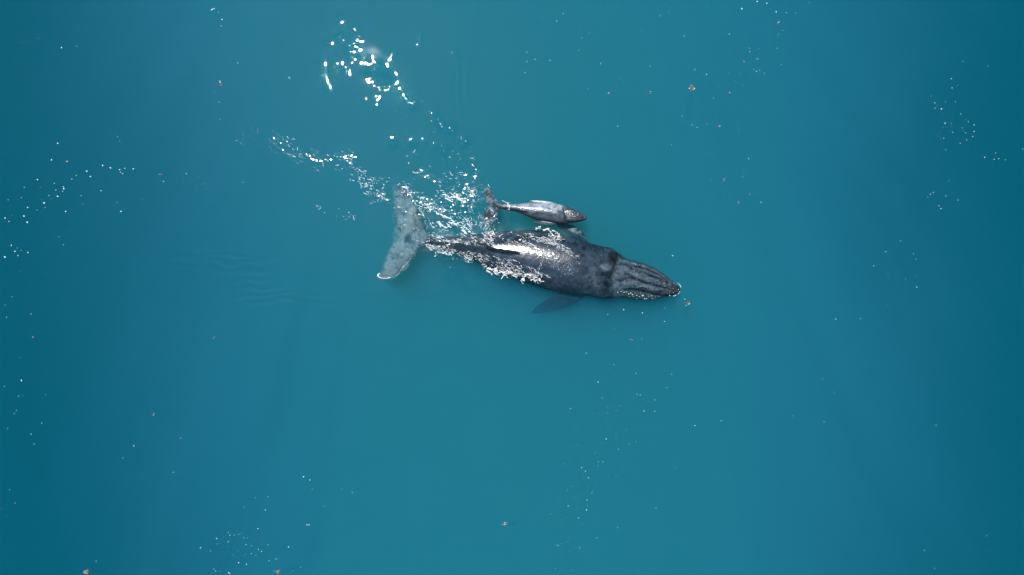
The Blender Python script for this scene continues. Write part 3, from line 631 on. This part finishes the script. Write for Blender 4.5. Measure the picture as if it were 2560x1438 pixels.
SNOUT = [(1694.5, 708, 1.6), (1698, 711, 2.0), (1700.5, 714, 2.2), (1702, 717, 2.0), (1699, 730, 2.2), (1696, 734, 1.8), (1689, 738.5, 2.2), (1685, 740, 2.2), (1674.5, 739, 1.8)]
GROUPS = [('foam flecks drifting in a line at the far left', 'tiny white foam fleck of the line drifting left of the whales', LEFT),
          ('foam flecks along the lower left edge', 'tiny white foam fleck on dark water near the lower left edge', LOWL),
          ('foam flecks scattered at the bottom', 'tiny white foam fleck scattered on the water at bottom left', BOT),
          ('foam flecks in the upper left water', 'tiny white foam fleck on open water at upper left', TOPL),
          ('foam flecks above and right of the calf', 'tiny white foam fleck among brown weed in the upper right water', TOPR),
          ('foam flecks on the dark water at far right', 'tiny white foam fleck on dark water at the far right', RIGHT),
          ('foam flecks below the adult whale', 'tiny white foam fleck trailing down from the adult whale head', LOWR),
          ('foam at the snout', 'small white foam curl breaking round the adult whale snout', SNOUT)]
MARKS = [(1729, 222, 'the largest brown weed clump'), (1720, 758, 'the weed clump off the adult snout'), (1626, 231, 'the tan scrap left of the largest weed clump'), (1824, 231, 'the pale scrap right of the largest weed clump'),
         (1945, 58, 'the weed scrap by the top edge'), (1522, 235, 'the weed scrap above the calf'), (1811, 450, 'the upright scrap right of the calf'), (1847, 506, 'the scrap level with the calf'), (1447, 126, 'the orange scrap high above the calf'),
         (553, 210, 'the reddish clump at upper left'), (169, 404, 'the reddish scrap in the far left line'), (400, 436, 'the reddish scrap ending the far left line'), (215, 1430, 'the orange brown clump at lower left'), (695, 1428, 'the pinkish clump at the bottom edge'),
         (1263, 1310, 'the whitish tuft at the bottom'), (384, 1035, 'the flat brown scrap at lower left'), (535, 842, 'the curled scrap left of the flukes'), (82, 841, 'the tiny scrap near the left edge'), (1580, 851, 'the ringed scrap below the adult head'),
         (1427, 1022, 'the reddish scrap below the adult back'), (1893, 148, 'the upright scrap among upper right flecks'), (1467, 545, 'the calf snout'), (1701, 722, 'the adult snout'), (945, 690, 'the lower fluke tip'), (1326, 783, 'the lower flipper tip')]
def place_labels(fl):
    used = {}
    for mx_, my_, nm in MARKS:
        best = {}
        for i, (g, l, x, y, r_) in enumerate(fl):
            if i >= 290 or i in used or g == 'foam at the snout': continue
            dx, dy = x - mx_, y - my_; d = math.hypot(dx, dy)
            if d > 260: continue
            w = ('right of' if dx > 0 else 'left of') if abs(dx) > abs(dy) else ('below' if dy > 0 else 'above')
            if w not in best or d < best[w][0]: best[w] = (d, i)
        for w, (d, i) in best.items(): used[i] = 'white foam fleck nearest ' + w + ' ' + nm
    return used
tot = 0; extra = []
allf_ = [(g, l, x, y, r) for g, l, pts in GROUPS for x, y, r in pts]
allf_.sort(key=lambda t: -t[4] - (10 if t[0] == 'foam at the snout' else 0))
own = place_labels(allf_)
for i, (g, l, x, y, r) in enumerate(allf_):
    l = own.get(i, l)
    if i >= 290: extra.append((x, y, r)); continue
    o = bpy.data.objects.new('foam_fleck', fms[i % 8]); COL.objects.link(o)
    s = r * 0.50 / PPM; p = P(x, y, 0)
    o.location = (p[0], p[1], wz(x, y) + 0.002); o.rotation_euler = (0, 0, rng.uniform(0, 6.28) if g != 'foam at the snout' else math.atan2(-(x - 1685), -(y - 724)) )
    o.scale = (s, s, s * 0.6); tag(o, l, 'foam', g)

# uncountable fine foam: the leftovers above, the churned wake and the spray round the flukes; some flecks stand for sun glints
def stuff_foam(name, label, items, mat=foam):
    base = [fleck_mesh(300 + i, 1.0) for i in range(10)]
    V, F = [], []; 
    for k, (x, y, rx, ry, ang, z) in enumerate(items):
        bv, bf = base[k % 10]; o = len(V); p = P(x, y, z); c, s = math.cos(ang), math.sin(ang)
        for vx, vy, vz in bv:
            a, b_ = vx * rx / PPM, vy * ry / PPM
            V.append((p[0] + a * c - b_ * s, p[1] + a * s + b_ * c, z + vz * min(rx, ry) / PPM * 0.5))
        F.extend([tuple(i + o for i in q) for q in bf])
    me = mesh_from(name, V, F, mat); o = link(name, me); tag(o, label, kind='stuff'); return o
r = np.random.default_rng(77)
items = [(x, y, q * 0.5, q * 0.4, 0, 0.002) for x, y, q in extra]
for gx, gy, sx, sy, n in ((100, 110, 80, 60, 14), (540, 210, 60, 40, 10), (1860, 190, 60, 90, 16), (1830, 320, 60, 30, 8), (2380, 300, 60, 60, 8), (1500, 1000, 60, 120, 22), (1440, 1250, 40, 90, 20), (620, 1370, 70, 30, 8), (1390, 560, 900, 600, 60), (510, 460, 30, 14, 16)):
    for _ in range(n):
        q = r.uniform(0.25, 0.5); items.append((gx + r.normal() * sx * 0.6, gy + r.normal() * sy * 0.6, q, q * 0.8, r.uniform(0, 6), 0.003))
stuff_foam('foam', 'fine white foam specks scattered over the open water', items, foam2)

def top_z(x, y):
    z = wz(x, y); p = P(x, y, 0)
    for o in (mother, calf):
        h, nn = drop(o, p[0], p[1])
        if h is not None: z = max(z, h.z)
    return z
def streaks(poly, n, lmin, lmax, ang, jit, aspect=0.32, dens=None):
    n = int(n * 1.6)
    out_ = []; P_ = np.array(poly); lo, hi = P_.min(0), P_.max(0)
    while len(out_) < n:
        x = r.uniform(lo[0], hi[0]); y = r.uniform(lo[1], hi[1])
        if not in_poly(np.array([x]), np.array([y]), poly)[0]: continue
        q = vnoise(np.array([x / 9.0]), np.array([y / 6.0]), 88)[0]
        if q < 0.45 + 0.25 * r.random(): continue
        l = lmin + (lmax - lmin) * r.random() ** 3
        out_.append((x, y, l, max(0.35, l * aspect), -math.radians(ang + r.normal() * jit), top_z(x, y) + 0.004))
    return out_
def strings(poly, n, ang, wander, size, dens_lo=0.42, tall=0.005, bend=None):
    """wisps of foam and of flecks standing for glints: short winding threads that follow the flow, thick where the churning is thick"""
    n = int(n * 0.85); out_ = []; P_ = np.array(poly, float); lo, hi = P_.min(0), P_.max(0)
    cand = r.uniform(lo, hi, (n * 12, 2)); ok = in_poly(cand[:, 0], cand[:, 1], poly)
    q = fbm((cand[:, 0] * 0.92 + cand[:, 1] * 0.38) / 30.0, (-cand[:, 0] * 0.38 + cand[:, 1] * 0.92) / 12.0, 3, 188)
    ok &= q > dens_lo + 0.16 * r.random(len(q)); cand = cand[ok][:n]
    FIN = [(1207, 608), (1240, 614), (1298, 629), (1300, 640), (1250, 640), (1209, 630)]
    for x, y in cand:
        if in_poly(np.array([x]), np.array([y]), FIN)[0]: continue
        k = 1 + int(r.random() ** 2 * 6); a_ = math.radians((bend(x, y) if bend else ang) + r.normal() * wander)
        w = size * (0.30 + 0.9 * r.random() ** 3)
        for j in range(k):
            l = w * r.uniform(1.0, 2.6); out_.append((x, y, l, w * r.uniform(0.45, 0.8), -a_, top_z(x, y) + tall))
            a_ += r.normal() * 0.35; x += math.cos(a_) * l * 1.5; y += math.sin(a_) * l * 1.5
    return out_
items = []
items += strings([(1045, 490), (1110, 515), (1200, 570), (1270, 590), (1340, 600), (1250, 612), (1150, 608), (1075, 595), (1050, 550)], 420, 27, 14, 0.85)
items += strings([(1060, 505), (1120, 540), (1190, 585), (1150, 600), (1090, 570)], 90, 27, 8, 1.5)
items += strings([(890, 420), (960, 440), (1040, 462), (1070, 520), (1040, 515), (1020, 485), (985, 490), (930, 515), (900, 480)], 260, 32, 20, 0.8)
items += strings([(780, 375), (860, 380), (930, 425), (925, 470), (850, 440), (790, 415)], 90, 32, 20, 0.75)
items += strings([(690, 330), (735, 335), (775, 400), (740, 410), (700, 370)], 50, 45, 30, 0.6)
items += strings([(585, 320), (650, 318), (640, 350), (590, 370)], 40, 20, 60, 0.4, 0.30)
items += strings([(1085, 500), (1095, 440), (1125, 425), (1150, 430), (1200, 490), (1195, 510), (1130, 510)], 230, 30, 40, 0.6, 0.40)
items += strings([(1100, 480), (1150, 480), (1165, 505), (1105, 497)], 60, 22, 12, 1.5, 0.36)
items += strings([(1160, 460), (1190, 470), (1200, 492), (1180, 492)], 40, 50, 20, 1.1, 0.34)
items += strings([(1000, 390), (1100, 350), (1190, 400), (1240, 470), (1100, 440), (1040, 460)], 36, 45, 30, 0.7, 0.34)
items += strings([(1195, 515), (1230, 522), (1247, 555), (1232, 592), (1195, 585)], 200, 35, 50, 0.6, 0.36)
items += strings([(1135, 530), (1180, 520), (1200, 580), (1160, 560)], 50, 30, 20, 1.0, 0.40)
items += strings([(988, 470), (1016, 475), (1044, 530), (1066, 590), (1000, 590), (988, 540)], 110, 30, 30, 0.5, 0.40)
items += strings([(1000, 600), (1046, 612), (1020, 660), (975, 690), (955, 680), (985, 610)], 30, 30, 30, 0.45, 0.42)
items += strings([(1020, 240), (1060, 250), (1140, 310), (1200, 400), (1150, 400), (1070, 320)], 26, 50, 14, 0.7, 0.30)  # white flecks standing for sun glints in the trail
items += [(1101, 310, 3.2, 0.8, -1.0, 0), (1105, 317, 2.2, 0.7, -0.9, 0), (1124, 320, 2.0, 1.6, 0, 0), (1021, 257, 1.8, 1.2, -0.7, 0), (1031, 259, 2.2, 1.6, -0.7, 0), (1164, 353, 2.0, 0.6, -0.7, 0), (1022, 408, 2.6, 0.7, -1.1, 0), (1033, 430, 2.8, 0.6, -1.2, 0)]  # more white flecks in place of glints along the trail
items += strings([(780, 510), (860, 525), (930, 555), (900, 562), (800, 530)], 46, 15, 30, 0.55, 0.36)
items += strings([(1205, 662), (1270, 676), (1330, 686), (1374, 690), (1345, 706), (1290, 702), (1215, 680)], 170, 18, 14, 1.2, 0.40)
items += strings([(1085, 628), (1140, 632), (1150, 646), (1088, 643)], 50, 8, 10, 0.9, 0.38)
items += strings([(1340, 562), (1400, 580), (1398, 600), (1335, 590)], 60, 25, 15, 1.1, 0.38)
items += strings([(1060, 596), (1120, 588), (1250, 579), (1400, 588), (1450, 636), (1446, 650), (1380, 614), (1290, 622), (1205, 616), (1100, 604)], 1300, 20, 16, 0.62, 0.36)  # wash on the back; its flecks also stand for glints on the water film
items += strings([(1040, 608), (1100, 612), (1215, 638), (1290, 650), (1376, 692), (1300, 698), (1200, 668), (1100, 634)], 1200, 20, 16, 0.62, 0.36)
items += strings([(1330, 600), (1410, 606), (1456, 650), (1440, 690), (1400, 692), (1370, 660)], 420, 0, 16, 0.36, 0.36, 0.003, bend=lambda x, y: -60 + (x - 1400) * 0.5)  # fine white flecks standing for glints on the wet back
for k in range(50):
    t = r.random(); items.append((1366 - 30 * t ** 1.5 + r.normal() * 3.0, 612 + 84 * t, 1.3, 0.25, 1.15 + r.normal() * 0.35, top_z(1366 - 30 * t ** 1.5, 612 + 84 * t) + 0.003))
for k in range(60):
    t = r.random(); x_ = 1340 + 110 * t; y_ = 597 + 60 * t ** 1.9 + r.normal() * 3.0; items.append((x_, y_, 1.8, 0.3, -0.5 - 0.4 * t, top_z(x_, y_) + 0.003))
items += [(1223, 672, 7, 1.8, -0.25, 0.0), (1240, 676, 6, 1.6, -0.2, 0.0), (1258, 681, 8, 2.0, -0.35, 0.0), (1308, 699, 6, 3, -0.4, 0.0), (1182, 413, 4, 1.2, -0.8, 0), (1190, 424, 3, 1.1, -1.0, 0)]
for pts, n in (([(1012, 466), (1026, 484), (1032, 505)], 40), ([(1036, 505), (1048, 522), (1060, 540)], 20), ([(1030, 598), (1060, 606), (1075, 603)], 16)):
    for _ in range(n):
        t = r.random() * (len(pts) - 1); i_ = int(t); t -= i_; items.append((pts[i_][0] * (1 - t) + pts[i_ + 1][0] * t + r.normal() * 1.3, pts[i_][1] * (1 - t) + pts[i_ + 1][1] * t + r.normal() * 1.0, r.uniform(0.6, 2.0), 0.4, -0.9 + r.normal() * 0.2, 0.005))
# ring of water folding over the calf's tail stock
for k in range(26):
    a = r.uniform(-1, 1); items.append((1269 + 4 * (1 - a * a) + r.normal() * 2.2, 516 + a * 10, 0.6 + r.random(), 0.4 + r.random() * 0.4, 1.57 + r.normal() * 0.4, top_z(1269, 516 + a * 9) + 0.01))
for k in range(8): items.append((1256 + k * 1.6, 501.5 + k * 0.9, 1.0, 0.5, -0.5, 0.01))
# foam edge of the fluke tip
for k in range(26):
    t = k / 25; a = math.pi * (0.75 + 1.0 * t); items.append((960 + 16 * math.cos(a) + 3 * t, 689 - 7 * math.sin(a), 1.6 * r.uniform(.6, 1.2), 0.7, r.normal() * 0.3, 0.0))
for k in range(16):
    t = k / 15; items.append((990 + 36 * t + r.normal(), 690 - 42 * t + r.normal(), 1.3 * r.uniform(.4, 1.2), 0.5, 0.85, 0.0))
stuff_foam('foam_and_glints', 'white foam, and flecks standing for sun glints, along the adult whale back and flukes', items)

# ------------------------------------------------------------------ drifting brown weed
wmat, nt, N, L = new_mat('brown_weed'); b = N['Principled BSDF']; b.inputs['Roughness'].default_value = 0.5
tx = N.new('ShaderNodeTexNoise'); tx.inputs['Scale'].default_value = 25; cr = N.new('ShaderNodeValToRGB'); cr.color_ramp.elements[0].color = (0.05, 0.03, 0.018, 1); cr.color_ramp.elements[1].color = (0.27, 0.20, 0.145, 1)
tc = N.new('ShaderNodeTexCoord'); L.new(tc.outputs['Object'], tx.inputs['Vector']); L.new(tx.outputs[0], cr.inputs[0]); L.new(cr.outputs[0], b.inputs['Base Color'])
def frond(r, l, w, a, x0, y0):
    V, F = [], []; n = 6; bend = r.normal() * 0.9
    x, y = x0, y0
    for i in range(n + 1):
        t = i / n; aa = a + bend * t; ww = w * (0.35 + math.sin(min(1, t * 0.9 + 0.1) * math.pi)) * 0.6
        nx_, ny_ = -math.sin(aa), math.cos(aa); z = 0.012 + 0.01 * math.sin(t * 5 + a)
        for s, zz in ((1, z), (0, z + 0.008), (-1, z), (0, z - 0.02)): V.append((x + nx_ * ww * s, y + ny_ * ww * s, zz))
        x += math.cos(aa) * l / n; y += math.sin(aa) * l / n
    for i in range(n):
        for j in range(4): F.append((i * 4 + j, i * 4 + (j + 1) % 4, i * 4 + 4 + (j + 1) % 4, i * 4 + 4 + j))
    F.append((3, 2, 1, 0)); k = n * 4; F.append((k, k + 1, k + 2, k + 3))
    return V, F
WEED = [(1729, 222, 9, 1.2, 'largest brown weed clump, with an upright tail and white bubbles, upper right of the calf'), (1720, 758, 7, 0.2, 'round brown weed clump just off the adult whale snout'),
        (1626, 231, 4.5, 0.6, 'small tan weed scrap left of the largest upper right weed clump'), (1824, 231, 4.5, 0.1, 'pale weed scrap right of the largest upper right weed clump'), (1945, 58, 5, 1.0, 'brown weed scrap close under the foam flecks at the top edge'),
        (1522, 235, 4, 0.2, 'faint brown weed scrap, westernmost of the row above the calf'), (1811, 450, 4, 1.5, 'upright tan weed scrap in the open water right of the calf'), (1847, 506, 4, 0.5, 'tan weed scrap level with the calf, out to its right'),
        (1799, 316, 4, 1.5, 'thin upright pale weed sliver below the largest upper right clump'), (1447, 126, 3.2, 0.4, 'small orange brown weed scrap high above the calf head'), (1500, 160, 2.8, 0.4, 'tiny tan weed scrap beside the highest orange brown one'),
        (553, 210, 6, 1.3, 'reddish brown weed clump in the upper left water'), (169, 404, 4, 0.1, 'reddish weed scrap among the foam line at far left'), (400, 436, 3.6, 0.0, 'reddish weed scrap at the right end of the far left foam line'),
        (215, 1430, 9, 0.4, 'dense orange brown weed clump at the lower left edge'), (695, 1428, 7, 1.2, 'pale pinkish weed clump trailing a stem at the bottom edge'), (1263, 1310, 6, 0.1, 'whitish spiky weed tuft at the bottom, below the whales'),
        (384, 1035, 4, 0.2, 'flat brown weed scrap alone in the lower left water'), (535, 842, 3.4, 0.6, 'small brown curled weed scrap below the foam line on the left'), (82, 841, 3.6, 0.3, 'tiny brown weed scrap near the left edge below the foam'), (454, 1095, 3, 1.2, 'tiny orange weed speck in the lower left water'),
        (1580, 851, 3.6, 0.1, 'small ringed tan weed scrap below the adult whale head'), (1427, 1022, 3, 0.2, 'tiny reddish weed scrap straight below the adult whale back'), (1893, 148, 3, 1.5, 'tiny upright weed scrap among the upper right foam flecks')]
for i, (x, y, sz, a, lab) in enumerate(WEED):
    wr_ = np.random.default_rng(500 + i); parts = []
    n = int(7 + sz * 1.3)
    for k in range(n):
        l = sz / PPM * wr_.uniform(0.5, 1.1)
        parts.append(frond(wr_, l, sz / PPM * 0.13, a + wr_.choice([0, math.pi]) + wr_.normal() * (0.7 if sz > 5 else 0.5), wr_.normal() * sz / PPM * 0.22, wr_.normal() * sz / PPM * 0.22))
    V, F = join(parts)
    o = link('drifting_weed', mesh_from('drifting_weed', V, F, wmat, False), loc=(*P(x, y, 0)[:2], wz(x, y) + 0.004)); tag(o, lab, 'seaweed', 'brown weed scraps drifting on the sea')
    for k in range(int(1 + sz / 2)):
        s = wr_.uniform(0.9, 1.6) / PPM * (0.55 if sz < 5 else 0.75); q = bpy.data.objects.new('foam_bubble', fms[k % 8]); COL.objects.link(q); q.parent = o
        q.location = (wr_.normal() * sz / PPM * 0.4 , wr_.normal() * sz / PPM * 0.4, 0.02); q.scale = (s, s, s)
